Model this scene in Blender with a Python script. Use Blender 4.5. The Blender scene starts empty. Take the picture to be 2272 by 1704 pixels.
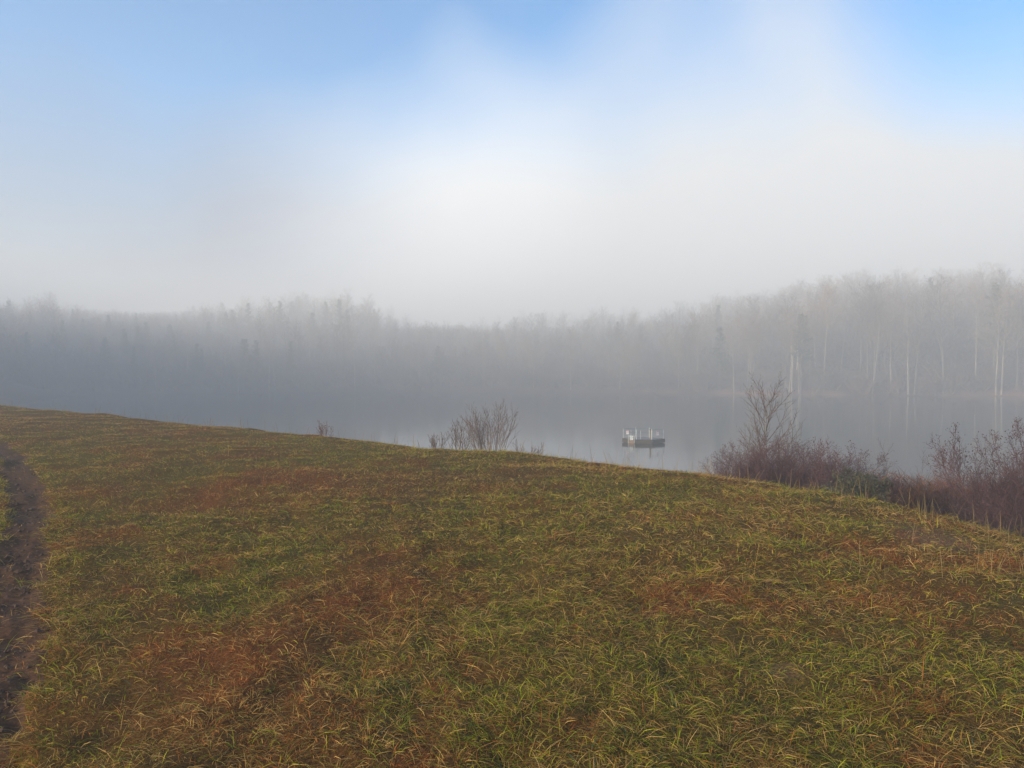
import bpy, math, random
import numpy as np
from mathutils import Vector, Matrix

S = bpy.context.scene
COL = S.collection

# ------------------------------------------------------------------ camera
F, CX, CY, HY = 1749.0, 1136.0, 852.0, 801.0        # photo geometry (2272 px wide)
EYE = 8.0                                            # metres above the lake
PITCH = math.atan((CY - HY) / F)
cd = bpy.data.cameras.new('camera')
cam = bpy.data.objects.new('camera', cd); COL.objects.link(cam)
cam.location = (0, 0, EYE); cam.rotation_euler = (math.pi / 2 - PITCH, 0, 0)
cd.sensor_width = 36; cd.lens = F / 2272 * 36
cd.clip_start = 0.05; cd.clip_end = 5000
S.camera = cam

# ------------------------------------------------------------------ light
SUN_EL, SUN_AZ = math.radians(12), math.radians(238)   # azimuth clockwise from +Y
sun_dir = Vector((math.sin(SUN_AZ) * math.cos(SUN_EL), math.cos(SUN_AZ) * math.cos(SUN_EL), math.sin(SUN_EL)))
sl = bpy.data.lights.new('sun', 'SUN'); sl.energy = 5.0; sl.angle = math.radians(8); sl.color = (1, .87, .68)
sun = bpy.data.objects.new('sun', sl); COL.objects.link(sun)
sun.rotation_euler = sun_dir.to_track_quat('Z', 'Y').to_euler()
HAZE = 0.0046
EXPOSURE = 1.54

def raydir(X, Y):
    c, s = math.cos(PITCH), math.sin(PITCH)
    a, b = (X - CX) / F, -(Y - CY) / F
    return Vector((a, c + b * s, -s + b * c)).normalized()

W = bpy.data.worlds.new('World'); S.world = W; W.use_nodes = True
nt = W.node_tree; nt.nodes.clear()
def wn(t, **k):
    n = nt.nodes.new(t)
    for a, b in k.items(): setattr(n, a, b)
    return n
def wmath(op, a, b=None, clamp=False):
    n = wn('ShaderNodeMath', operation=op, use_clamp=clamp)
    for i, v in enumerate((a, b)):
        if v is None: continue
        if isinstance(v, (int, float)): n.inputs[i].default_value = v
        else: nt.links.new(v, n.inputs[i])
    return n.outputs[0]
def wramp(v, a, b, c, d):
    n = wn('ShaderNodeMapRange', interpolation_type='SMOOTHERSTEP')
    nt.links.new(v, n.inputs[0])
    for i, q in enumerate((a, b, c, d)): n.inputs[i + 1].default_value = q
    return n.outputs[0]
sky = wn('ShaderNodeTexSky', sky_type='NISHITA', sun_disc=False, sun_elevation=SUN_EL, sun_rotation=SUN_AZ,
         altitude=200, air_density=0.75, dust_density=0.0, ozone_density=0.8)
tc = wn('ShaderNodeTexCoord')
DIRV = tc.outputs['Generated']
sep = wn('ShaderNodeSeparateXYZ'); nt.links.new(DIRV, sep.inputs[0])
wz = wn('ShaderNodeTexNoise'); nt.links.new(DIRV, wz.inputs['Vector']); wz.inputs['Scale'].default_value = 3.5; wz.inputs['Detail'].default_value = 5; wz.inputs['Roughness'].default_value = .5
w1 = wn('ShaderNodeVectorMath', operation='SUBTRACT'); nt.links.new(wz.outputs['Color'], w1.inputs[0]); w1.inputs[1].default_value = (.5, .5, .5)
w2 = wn('ShaderNodeVectorMath', operation='SCALE'); nt.links.new(w1.outputs[0], w2.inputs[0]); w2.inputs['Scale'].default_value = .12
w3 = wn('ShaderNodeVectorMath', operation='ADD'); nt.links.new(DIRV, w3.inputs[0]); nt.links.new(w2.outputs[0], w3.inputs[1])
w4 = wn('ShaderNodeVectorMath', operation='NORMALIZE'); nt.links.new(w3.outputs[0], w4.inputs[0])
WARP = w4.outputs[0]
def lobe(X, Y, r0, r1, amount):
    n = wn('ShaderNodeVectorMath', operation='DOT_PRODUCT')
    nt.links.new(WARP, n.inputs[0]); n.inputs[1].default_value = raydir(X, Y)
    return wramp(n.outputs['Value'], math.cos(math.radians(r1)), math.cos(math.radians(r0)), 0, amount)
nz = wn('ShaderNodeTexNoise'); nt.links.new(DIRV, nz.inputs['Vector'])
nz.inputs['Scale'].default_value = 3.2; nz.inputs['Detail'].default_value = 4; nz.inputs['Roughness'].default_value = .45
nz.inputs['Distortion'].default_value = .5
cov = wmath('ADD', wramp(sep.outputs[2], .04, .44, .92, .04), wramp(nz.outputs[0], .25, .75, -.11, .11))
for args in ((900, 410, 0, 18, .50), (1950, 400, 0, 25, .50),      # banks of fog
             (2300, -70, 0, 13, -.50), (960, -60, 0, 14, -.35), (60, 40, 0, 30, -.40), (520, -70, 0, 11, -.18), (-150, 540, 0, 28, .30)):   # clear gaps, and the shaded bank on the left
    cov = wmath('ADD', cov, lobe(*args))
cov = wmath('ADD', cov, 0, True)
hs = wn('ShaderNodeHueSaturation'); hs.inputs['Saturation'].default_value = 1.55; nt.links.new(sky.outputs[0], hs.inputs['Color'])
b1 = wn('ShaderNodeBackground'); nt.links.new(hs.outputs[0], b1.inputs[0]); b1.inputs[1].default_value = .115
b2 = wn('ShaderNodeBackground'); mc = wn('ShaderNodeMixRGB'); nt.links.new(lobe(-150, 540, 3, 33, 1.0), mc.inputs[0]); mc.inputs[1].default_value = (.885, .91, .94, 1); mc.inputs[2].default_value = (.11, .22, .42, 1)
nt.links.new(mc.outputs[0], b2.inputs[0]); nt.links.new(wmath('ADD', lobe(900, 410, 0, 17, .07), .37), b2.inputs[1])
mx = wn('ShaderNodeMixShader'); nt.links.new(cov, mx.inputs[0])
nt.links.new(b1.outputs[0], mx.inputs[1]); nt.links.new(b2.outputs[0], mx.inputs[2])
wo = wn('ShaderNodeOutputWorld'); nt.links.new(mx.outputs[0], wo.inputs[0])

S.view_settings.view_transform = 'Standard'; S.view_settings.look = 'None'
S.view_settings.gamma = 1; S.view_settings.exposure = EXPOSURE; S.view_settings.use_curve_mapping = False
S.render.engine = 'CYCLES'
S.cycles.use_denoising = True
S.cycles.max_bounces = 8; S.cycles.volume_bounces = 1; S.cycles.diffuse_bounces = 3; S.cycles.glossy_bounces = 3
S.cycles.transparent_max_bounces = 8

# ------------------------------------------------------------------ helpers
def tag(o, label=None, cat=None, group=None, kind=None):
    for k, v in (('label', label), ('category', cat), ('group', group), ('kind', kind)):
        if v: o[k] = v
    return o
def link(name, me, parent=None, loc=None):
    o = bpy.data.objects.new(name, me); COL.objects.link(o)
    if parent: o.parent = parent
    if loc is not None: o.location = loc
    return o
def hash2(ix, iy, seed):
    h = (ix.astype(np.int64) * 374761393 + iy.astype(np.int64) * 668265263 + seed * 1274126177) & 0xFFFFFFFF
    h = ((h ^ (h >> 13)) * 1274126177) & 0xFFFFFFFF
    h = (h ^ (h >> 16)) & 0xFFFFFF
    return h / float(0xFFFFFF)
def vnoise(x, y, seed=0):
    ix, iy = np.floor(x), np.floor(y); fx, fy = x - ix, y - iy
    u, v = fx * fx * fx * (fx * (fx * 6 - 15) + 10), fy * fy * fy * (fy * (fy * 6 - 15) + 10)
    a, b = hash2(ix, iy, seed), hash2(ix + 1, iy, seed)
    c, d = hash2(ix, iy + 1, seed), hash2(ix + 1, iy + 1, seed)
    return (a + (b - a) * u) * (1 - v) + (c + (d - c) * u) * v
def fbm(x, y, sc, oct=4, seed=0):
    t, a, n = 0, 1.0, 0
    x, y = x * sc, y * sc
    for i in range(oct):
        t = t + a * vnoise(x, y, seed + i * 17); n += a; a *= .5
        x, y = x * 2.03 + 11.3, y * 2.03 - 7.7
    return t / n
def sstep(a, b, x):
    t = np.clip((x - a) / (b - a), 0, 1); return t * t * (3 - 2 * t)

def mat(name):
    m = bpy.data.materials.new(name); m.use_nodes = True
    return m, m.node_tree, m.node_tree.nodes['Principled BSDF']
def noisy(name, c1, c2, scale=6, rough=.8, bump=0.0, stretch=(1, 1, 1), spec=.3):
    m, t, p = mat(name)
    co = t.nodes.new('ShaderNodeTexCoord'); mp = t.nodes.new('ShaderNodeMapping'); mp.inputs['Scale'].default_value = stretch
    n = t.nodes.new('ShaderNodeTexNoise'); n.inputs['Scale'].default_value = scale; n.inputs['Detail'].default_value = 5
    r = t.nodes.new('ShaderNodeValToRGB')
    r.color_ramp.elements[0].position = .3; r.color_ramp.elements[0].color = (*c1, 1)
    r.color_ramp.elements[1].position = .7; r.color_ramp.elements[1].color = (*c2, 1)
    t.links.new(co.outputs['Object'], mp.inputs[0]); t.links.new(mp.outputs[0], n.inputs['Vector'])
    t.links.new(n.outputs[0], r.inputs[0]); t.links.new(r.outputs[0], p.inputs['Base Color'])
    p.inputs['Roughness'].default_value = rough; p.inputs['Specular IOR Level'].default_value = spec
    if bump:
        b = t.nodes.new('ShaderNodeBump'); b.inputs['Strength'].default_value = bump; b.inputs['Distance'].default_value = .02
        t.links.new(n.outputs[0], b.inputs['Height']); t.links.new(b.outputs[0], p.inputs['Normal'])
    return m

# ------------------------------------------------------------------ lie of the land
ZT = 6.36                                                        # dam top
edge_px = [(-900, 815), (-400, 852), (-150, 876), (0, 894), (300, 920), (600, 948), (850, 970), (1000, 985), (1250, 1003), (1500, 1030), (1700, 1054), (1900, 1084),
           (2050, 1116), (2180, 1156), (2300, 1206), (2420, 1280)]
EP = []
for X, Y in edge_px:
    d = raydir(X, Y); t = (ZT - EYE) / d.z
    EP.append((d.x * t, d.y * t))
EP = [(EP[0][0] - 200, EP[0][1] + 160)] + EP + [(EP[-1][0] + .6, EP[-1][1] - 3), (EP[-1][0] + 3.5, EP[-1][1] - 14), (EP[-1][0] + 40, EP[-1][1] - 120)]
EP = np.array(EP)
def edge_d(x, y):
    """signed distance to the brow of the dam, positive on the lake side"""
    best = np.full(x.shape, 1e9); sg = np.zeros(x.shape)
    for (ax, ay), (bx, by) in zip(EP[:-1], EP[1:]):
        ux, uy = bx - ax, by - ay; L2 = ux * ux + uy * uy
        t = np.clip(((x - ax) * ux + (y - ay) * uy) / L2, 0, 1)
        dx, dy = x - (ax + t * ux), y - (ay + t * uy)
        D = dx * dx + dy * dy; cr = ux * (y - ay) - uy * (x - ax)
        k = D < best - 1e-9
        best = np.where(k, D, best); sg = np.where(k, np.sign(cr), sg)
    return np.sqrt(best) * np.where(sg == 0, 1, sg)
SHX = np.array([-1.2, -.85, -.65, -.30, -.13, .10, .24, .44, .65, .80, 1.2])       # x / y
SHR = np.array([150, 165, 182, 200, 203, 200, 191, 181, 176, 172, 165.])
SLP = np.array([36, 32, 28, 24, 19, 18, 24, 38, 44, 46, 46.])
def softp(v): return np.logaddexp(0, v)
def height(x, y, fine=True):
    d = edge_d(x, y)
    w = .45
    top = ZT - .36 * w * softp(d / w)
    top = top - .33 * 1.5 * softp((-d - 13) / 1.5)                # the landward side of the dam
    top = np.where(d < -13, np.maximum(top, .6 + .3 * fbm(x, y, .05, 3, 5)), top)
    if fine:
        top = top + .13 * (fbm(x, y, .55, 3, 3) - .5) + (.05 + .05 * sstep(12, 30, y)) * (fbm(x, y, 2.2, 2, 9) - .5) + .05 * (fbm(x, y, 4.5, 2, 13) - .5) * sstep(18, 6, np.hypot(x, y))
    top = np.maximum(top, -1.6)
    tt = np.where(y > 1, x / np.maximum(y, 1), np.sign(x) * 2)
    rs = np.interp(tt, SHX, SHR) + 5 * (fbm(tt * 60, tt * 0, .35, 3, 21) - .5)
    q = np.where(y > 20, y - rs, -50)
    sl_ = np.interp(tt, SHX, SLP)
    hill = .8 * (1 - np.exp(-np.maximum(q, 0) / 2.0)) + np.minimum(sl_ * (1 - np.exp(-np.maximum(q - 3, 0) / 110)), 29) + .8 * (fbm(x, y, .06, 3, 33) - .4) * sstep(2, 20, q)
    far = np.where(q > 0, hill, -1.6 * (1 - np.exp(np.minimum(q, 0) / 4)))
    shade_ridge = 43 * np.exp(-((x + 172) / 46) ** 2) * sstep(-90, -20, y) * sstep(225, 150, y) * (.85 + .25 * fbm(x, y, .03, 3, 77)) - 2.5   # unseen ridge added out of frame, shaped to shade the left shore and its fog
    return np.maximum(np.maximum(top, far), shade_ridge)
def hz(x, y): return float(height(np.array([x]), np.array([y]))[0])

def ground_at(X, Y, z=ZT):
    d = raydir(X, Y); t = (z - EYE) / d.z
    return d.x * t, d.y * t
PATH = np.array([ground_at(*p) for p in ((-420, 905), (-60, 965), (25, 1005), (55, 1080), (66, 1142), (42, 1240), (8, 1336), (-45, 1480), (-130, 1650), (-300, 1900))])
PW = np.array([.4, .32, .24, .20, .20, .22, .24, .24, .26, .26])
def path_d(x, y):
    best = np.full(x.shape, 1e9)
    for i in range(len(PATH) - 1):
        (ax, ay), (bx, by) = PATH[i], PATH[i + 1]
        ux, uy = bx - ax, by - ay
        t = np.clip(((x - ax) * ux + (y - ay) * uy) / (ux * ux + uy * uy), 0, 1)
        D = np.hypot(x - ax - t * ux, y - ay - t * uy) / (PW[i] + (PW[i + 1] - PW[i]) * t)
        best = np.minimum(best, D)
    return best + .8 * (fbm(x, y, 1.6, 3, 41) - .5) + 1.1 * (fbm(x, y, 6, 3, 43) - .5)
def blobs(x, y, items):
    o = np.zeros(x.shape)
    for X, Y, rx, ry, a in items:
        gx, gy = ground_at(X, Y)
        o = o + a * np.exp(-(((x - gx) / rx) ** 2 + ((y - gy) / ry) ** 2))
    return o
RUST = [(300, 1110, 2.4, 1.6, .55), (560, 1075, 1.2, 1.2, .5), (850, 1330, .5, .9, .6), (740, 1370, .5, .7, .45), (1470, 1310, .22, .45, .9), (1960, 1225, .3, .5, .8),
        (2000, 1570, .18, .3, .9), (1960, 1340, .2, .3, .7), (1180, 1640, .22, .3, .5), (1430, 1030, 1.2, .9, .4), (820, 960, 3, 1.6, .3), (2250, 1260, .4, .5, .5),
        (300, 1560, .8, .5, .4), (780, 1240, .5, .8, .45), (2100, 1390, .3, .4, .4), (1700, 1315, .4, .4, .45), (600, 1500, .4, .4, .35), (1900, 1190, .4, .5, .4)]
RTUFT = [(1470, 1318, .075, 900), (1655, 1335, .06, 700), (1880, 1292, .06, 700), (1965, 1235, .075, 900), (2105, 1268, .07, 800), (1945, 1345, .10, 1100), (2085, 1392, .085, 1000), (2000, 1585, .05, 900),
         (2225, 1412, .06, 700), (1900, 1198, .08, 700), (2200, 1222, .07, 700), (1190, 1640, .06, 800), (2060, 1580, .04, 500), (860, 1350, .12, 900), (990, 1210, .10, 600), (1320, 1255, .09, 600), (740, 1400, .08, 700), (1560, 1160, .1, 500)]
GREEN = [(1150, 1290, .8, 1.2, .3), (1700, 1220, 1.5, 1.5, .22), (1450, 1500, .8, .7, .22), (60, 1520, .22, .15, .9), (1680, 1400, .3, .25, .4), (1900, 1600, .8, .6, .25),
         (600, 1000, 5, 3, .25), (1000, 1150, 2, 2, .16), (1640, 1100, 1.5, 1.2, .2), (2100, 1500, .9, .8, .2)]
BARE = [(2030, 1172, .28, .50, .6), (1740, 1500, .12, .11, .6), (2110, 1190, .3, .3, .5)]
def turf(x, y):
    """greenness, rustiness and bareness of the turf at a place"""
    g = .5 + 1.7 * (fbm(x, y, .9, 4, 51) - .5) + .5 * (fbm(x, y, .25, 2, 57) - .5) + blobs(x, y, GREEN)
    r = .10 + 1.3 * (fbm(x, y, 1.1, 4, 71) - .58) + 1.3 * np.clip(fbm(x, y, 2.9, 3, 73) - .58, 0, 1) * 2 + .62 * blobs(x, y, RUST) * (.35 + 1.3 * fbm(x, y, 2.2, 3, 75))
    r = r + .34 * sstep(1.5, -4, x) * sstep(8, 3, y)
    b = blobs(x, y, BARE) * (.55 + .9 * fbm(x, y, 7, 3, 91))
    return np.clip(g - .7 * np.clip(r, 0, 1), 0, 1), np.clip(r, 0, 1), np.clip(b, 0, 1)

def build_ground():
    az = np.concatenate([np.radians(np.linspace(-46, 44, 420)), np.radians(np.linspace(44, 314, 80))[1:-1]])
    rad = 0.35 * (620 / .35) ** (np.linspace(0, 1, 300))
    A, R = np.meshgrid(az, rad, indexing='ij')
    x, y = (R * np.sin(A)).ravel(), (R * np.cos(A)).ravel()
    z = height(x, y)
    pd = path_d(x, y)
    z = z - .025 * sstep(1.3, .6, pd) + .06 * (fbm(x, y, 7, 3, 15) - .5) * sstep(1.2, .8, pd)
    n, m = A.shape
    i, j = np.meshgrid(np.arange(n), np.arange(m - 1), indexing='ij')
    i2 = (i + 1) % n
    q = np.stack([i * m + j, i * m + j + 1, i2 * m + j + 1, i2 * m + j], -1).reshape(-1, 4)
    q = q[:, ::-1]
    V = np.stack([x, y, z], -1)
    V = np.vstack([V, [[0, 0, hz(0, 0)]]])
    g, r, b = turf(x, y)
    d = edge_d(x, y)
    far = sstep(3, 12, d)
    base = np.stack([.100 + .055 * r, .052 + .0 * r + .016 * g, .016 + .0 * g], -1)
    soil = np.array([.19, .100, .055])
    base = base * (1 - b[:, None]) + soil * b[:, None]
    litter = np.array([.085, .052, .038]) * (.6 + .8 * fbm(x, y, .12, 3, 7))[:, None]
    litter = litter + np.array([.17, .075, .05]) * (sstep(2.2, .5, z) * sstep(.05, .30, x / np.maximum(y, 1)) * sstep(.35, .6, fbm(x, y, .11, 3, 19)))[:, None]
    litter = np.where((y > 100)[:, None], litter, np.array([.07, .05, .035]))
    base = base * (1 - far[:, None]) + litter * far[:, None]
    base = np.vstack([base, [[.06, .05, .025]]])
    inpath = (pd[q].mean(1) < 1.0)
    fan = np.array([[(k + 1) % n * m, k * m, len(V) - 1, -1] for k in range(n)])
    def emit(name, quads, extra, material, kind, **kw):
        used = np.unique(quads); mp = np.zeros(len(V), int); mp[used] = np.arange(len(used))
        if extra is not None:
            used = np.unique(np.concatenate([used, extra[:, :3].ravel()])); mp[used] = np.arange(len(used))
        me = bpy.data.meshes.new(name)
        nq = len(quads); ne = 0 if extra is None else len(extra)
        me.vertices.add(len(used)); me.vertices.foreach_set('co', V[used].ravel())
        loops = mp[quads].ravel()
        starts = np.arange(nq) * 4
        if ne:
            loops = np.concatenate([loops, mp[extra[:, :3]].ravel()]); starts = np.concatenate([starts, nq * 4 + np.arange(ne) * 3])
        me.loops.add(len(loops)); me.loops.foreach_set('vertex_index', loops)
        me.polygons.add(nq + ne); me.polygons.foreach_set('loop_start', starts)
        me.update(calc_edges=True); me.shade_smooth()
        ca = me.color_attributes.new('tint', 'FLOAT_COLOR', 'POINT')
        ca.data.foreach_set('color', np.hstack([base[used], np.ones((len(used), 1))]).ravel())
        me.materials.append(material)
        o = link(name, me); tag(o, kind=kind); return o
    # ground: thatch and soil between the blades
    m1, t, p = mat('turf_soil')
    at = t.nodes.new('ShaderNodeAttribute'); at.attribute_name = 'tint'
    co = t.nodes.new('ShaderNodeTexCoord')
    n1 = t.nodes.new('ShaderNodeTexNoise'); n1.inputs['Scale'].default_value = 55; n1.inputs['Detail'].default_value = 6; n1.inputs['Roughness'].default_value = .7
    mr = t.nodes.new('ShaderNodeMapRange'); mr.inputs[1].default_value = .3; mr.inputs[2].default_value = .7; mr.inputs[3].default_value = .35; mr.inputs[4].default_value = 1.7
    mm = t.nodes.new('ShaderNodeVectorMath'); mm.operation = 'SCALE'
    t.links.new(co.outputs['Object'], n1.inputs['Vector']); t.links.new(n1.outputs[0], mr.inputs[0])
    t.links.new(at.outputs['Color'], mm.inputs[0]); t.links.new(mr.outputs[0], mm.inputs['Scale'])
    t.links.new(mm.outputs[0], p.inputs['Base Color']); p.inputs['Roughness'].default_value = .95; p.inputs['Specular IOR Level'].default_value = .03
    bp = t.nodes.new('ShaderNodeBump'); bp.inputs['Distance'].default_value = .03; bp.inputs['Strength'].default_value = .6
    t.links.new(n1.outputs[0], bp.inputs['Height']); t.links.new(bp.outputs[0], p.inputs['Normal'])
    emit('ground', q[~inpath], fan, m1, 'structure')
    m2 = noisy('path_dirt', (.050, .024, .012), (.115, .056, .028), 22, .95, .5, (1, 1, 1), .1)
    emit('dirt_path', q[inpath], None, m2, 'structure')
build_ground()

# ------------------------------------------------------------------ lake
def build_water():
    me = bpy.data.meshes.new('lake_water')
    nx, ny = 2, 2
    me.from_pydata([(-560, -560, 0), (560, -560, 0), (560, 560, 0), (-560, 560, 0)], [], [(0, 1, 2, 3)])
    m, t, p = mat('lake_water')
    p.inputs['Base Color'].default_value = (.022, .027, .027, 1); p.inputs['Roughness'].default_value = .09
    p.inputs['IOR'].default_value = 1.333; p.inputs['Specular IOR Level'].default_value = .5
    co = t.nodes.new('ShaderNodeTexCoord'); mp = t.nodes.new('ShaderNodeMapping'); mp.inputs['Scale'].default_value = (.5, 1.0, 1)
    n1 = t.nodes.new('ShaderNodeTexNoise'); n1.inputs['Scale'].default_value = 1.1; n1.inputs['Detail'].default_value = 3
    b = t.nodes.new('ShaderNodeBump'); b.inputs['Strength'].default_value = .10; b.inputs['Distance'].default_value = .06
    t.links.new(co.outputs['Object'], mp.inputs[0]); t.links.new(mp.outputs[0], n1.inputs['Vector'])
    t.links.new(n1.outputs[0], b.inputs['Height']); t.links.new(b.outputs[0], p.inputs['Normal'])
    me.materials.append(m); tag(link('lake_water', me), kind='structure')
build_water()

# ------------------------------------------------------------------ tubes and branching
class Tubes:
    def __init__(s): s.v, s.f = [], []
    def tube(s, pts, rad, sides=3, tip=True):
        b = len(s.v); n = len(pts)
        d = (pts[-1] - pts[0]).normalized() if (pts[-1] - pts[0]).length > 1e-6 else Vector((0, 0, 1))
        u = d.cross(Vector((.31, .17, .93)) if abs(d.z) < .8 else Vector((1, .13, 0))).normalized(); w = d.cross(u)
        cs = [(math.cos(2 * math.pi * k / sides), math.sin(2 * math.pi * k / sides)) for k in range(sides)]
        last = n - 1 if tip else n
        for i in range(last):
            p, r = pts[i], rad[i]
            for c, q in cs: s.v.append(p + u * (c * r) + w * (q * r))
        for i in range(last - 1):
            for k in range(sides):
                k2 = (k + 1) % sides
                s.f.append((b + i * sides + k, b + i * sides + k2, b + (i + 1) * sides + k2, b + (i + 1) * sides + k))
        if tip:
            s.v.append(pts[-1]); e = len(s.v) - 1; o = b + (last - 1) * sides
            for k in range(sides): s.f.append((o + k, o + (k + 1) % sides, e))
    def tri(s, a, b_, c):
        k = len(s.v); s.v += [a, b_, c]; s.f.append((k, k + 1, k + 2))
    def quad(s, a, b_, c, d):
        k = len(s.v); s.v += [a, b_, c, d]; s.f.append((k, k + 1, k + 2, k + 3))
    def mesh(s, name, m, smooth=False):
        me = bpy.data.meshes.new(name); me.from_pydata(s.v, [], s.f); me.materials.append(m)
        if smooth: me.shade_smooth()
        return me
def rvec(rng): 
    while True:
        v = Vector((rng.uniform(-1, 1), rng.uniform(-1, 1), rng.uniform(-1, 1)))
        if .05 < v.length < 1: return v.normalized()
def grow(rng, tms, p, d, L, r, lev, spec, leafs=None):
    """one branch and its children; spec per level: (nseg, wobble, lift, sides, children, from, angle, length ratio, radius ratio)"""
    nseg, wob, lift, sides, nch, f0, ang, lr, rr = spec[lev]
    pts, rad = [p.copy()], [r]; d = d.normalized()
    last = lev == len(spec) - 1
    for i in range(nseg):
        d = (d + rvec(rng) * wob + Vector((0, 0, lift))).normalized()
        p = p + d * (L / nseg); pts.append(p.copy()); rad.append(r * (1 - .85 * (i + 1) / nseg) if not last else r * (1 - .5 * (i + 1) / nseg))
    tms[lev].tube(pts, rad, sides)
    if leafs is not None and last: leafs.append((pts[-1], d))
    if last: return
    nch = max(1, int(nch * rng.uniform(.75, 1.25)))
    ga = rng.uniform(0, 6.28)
    for k in range(nch):
        f = f0 + (1 - f0) * (k + rng.random()) / nch
        x = min(f, .999) * nseg; i = int(x); q = pts[i].lerp(pts[i + 1], x - i)
        dd = (pts[i + 1] - pts[i]).normalized()
        ga += 2.4 + rng.uniform(-.5, .5)
        u = dd.orthogonal().normalized(); u.rotate(Matrix.Rotation(ga, 3, dd))
        a = ang * rng.uniform(.7, 1.25)
        cd_ = dd * math.cos(a) + u * math.sin(a)
        grow(rng, tms, q, cd_, L * lr * rng.uniform(.65, 1.2) * (1.25 - .8 * f), max(r * rr * (1.1 - .6 * f), spec_min[0]), lev + 1, spec, leafs)
spec_min = [.004]

bark_pale = noisy('pale_bark', (.17, .138, .102), (.31, .26, .195), 2.0, .9, 0, (1, 1, .35))
bark_grey = noisy('grey_bark', (.07, .06, .05), (.16, .135, .115), 2.0, .9, 0, (1, 1, .35))
twig_grey = noisy('grey_twigs', (.066, .052, .042), (.14, .110, .086), 1.0, .9)
twig_tan = noisy('tan_twigs', (.15, .102, .066), (.27, .19, .125), 1.0, .9)
twig_red = noisy('reddish_twigs', (.10, .055, .05), (.20, .115, .10), 1.0, .9)
twig_plum = noisy('plum_twigs', (.052, .025, .027), (.115, .055, .055), 1.5, .9)
twig_brown = noisy('brown_twigs', (.075, .05, .038), (.15, .10, .07), 1.5, .85)
needles = noisy('pine_needles', (.025, .045, .022), (.06, .085, .04), .8, .8)
leaf_olive = noisy('olive_leaves', (.030, .034, .014), (.095, .080, .028), 3, .6)
leaf_russet = noisy('russet_leaves', (.16, .06, .03), (.28, .12, .05), 3, .7)
snag_white = noisy('bleached_wood', (.55, .50, .42), (.75, .70, .62), 2, .8)

# ------------------------------------------------------------------ the wood across the lake
def bare_tree(seed, trunk_mat, H=22.0, lean=.03, clear=.42, fork=False):
    rng = random.Random(seed)
    tk, cr = Tubes(), Tubes()
    spec_min[0] = .020
    spec = [(9, .035, .02, 6, 24, clear, .75, .33, .36),
            (5, .12, .09, 3, 8, .2, .75, .50, .5),
            (3, .16, .06, 3, 7, .15, .75, .58, .6),
            (2, .2, .05, 3, 0, 0, 0, 0, 0)]
    d = Vector((rng.uniform(-lean, lean), rng.uniform(-lean, lean), 1))
    tms = [tk, tk, cr, cr]
    if fork:
        p = Vector((0, 0, 0)); pts = [p.copy()]
        for i in range(3): p = p + Vector((rng.uniform(-.15, .15), 0, H * .14)); pts.append(p.copy())
        tk.tube(pts, [.30, .27, .24, .2], 6, tip=False)
        for sx in (-.32, .05, .30): grow(rng, tms, p, Vector((sx, rng.uniform(-.2, .2), 1)), H * .58, .17, 0, [(6, .05, .05, 5, 14, .2, .7, .33, .36)] + spec[1:])
    else:
        grow(rng, tms, Vector((0, 0, -.3)), d, H, H * .0088, 0, spec)
    return tk.mesh('trunk', trunk_mat, True), cr.mesh('crown', twig_tan if trunk_mat is bark_pale else twig_grey)
def pine_tree(seed, H=22.0):
    rng = random.Random(seed); tk, cr = Tubes(), Tubes()
    pts = [Vector((rng.uniform(-.1, .1) * i, 0, H * i / 8 - .3)) for i in range(9)]
    tk.tube(pts, [.26 * (1 - .9 * i / 8) for i in range(9)], 6)
    z = H * rng.uniform(.3, .42)
    while z < H * .99:
        f = (z / H - .3) / .7
        for k in range(rng.randint(3, 5)):
            a = rng.uniform(0, 6.28); L = H * .20 * (1.05 - f) ** .7 * rng.uniform(.5, 1.15)
            d = Vector((math.cos(a), math.sin(a), .25 + .5 * f))
            b = Vector((0, 0, z)); e = b + d.normalized() * L
            tk.tube([b, b.lerp(e, .5) + Vector((0, 0, -.1)), e], [.05, .035, .02], 3)
            for i in range(int(9 + L * 6)):
                c = b.lerp(e, rng.uniform(.25, 1.05)) + rvec(rng) * .45 * Vector((1, 1, .6)).length * rng.random()
                for q in range(2):
                    s = rng.uniform(.22, .5); u = rvec(rng); u.z = abs(u.z) * .7; w = u.orthogonal().normalized()
                    cr.tri(c, c + u * s + w * s * .35, c + u * s - w * s * .35)
        z += H * rng.uniform(.028, .05)
    return tk.mesh('trunk', bark_grey, True), cr.mesh('crown', needles)
def snag_tree(seed, H=18.0):
    rng = random.Random(seed); tk, cr = Tubes(), Tubes(); spec_min[0] = .035
    p = Vector((0, 0, -.2)); pts = [p.copy()]
    for i in range(8): p = p + Vector((rng.uniform(-.12, .12), rng.uniform(-.1, .1), H / 8)); pts.append(p.copy())
    tk.tube(pts, [.24 * (1 - .8 * i / 8) for i in range(9)], 6)
    for k in range(22):
        f = rng.uniform(.45, .98); b = Vector((0, 0, f * H)); s = rng.choice((-1, 1)); L = rng.uniform(1.0, 2.6) * (1.3 - f * .7)
        pp = [b + Vector((s * L * t, rng.uniform(-.5, .5) * t, L * (.05 + .5 * t * t) * rng.uniform(.5, 1))) for t in (0, .35, .7, 1)]
        cr.tube(pp, [.085, .07, .05, .03], 4)
    return tk.mesh('trunk', snag_white, True), cr.mesh('branches', snag_white)

V_pale = [bare_tree(11 + i, bark_pale, clear=(.34, .42, .3, .46)[i]) for i in range(4)]
V_grey = [bare_tree(31 + i, bark_grey, clear=(.25, .35, .22, .4)[i]) for i in range(4)]
V_pine = [pine_tree(51 + i) for i in range(3)]
V_fork = bare_tree(71, bark_pale, fork=True)
V_snag = snag_tree(81)

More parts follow.
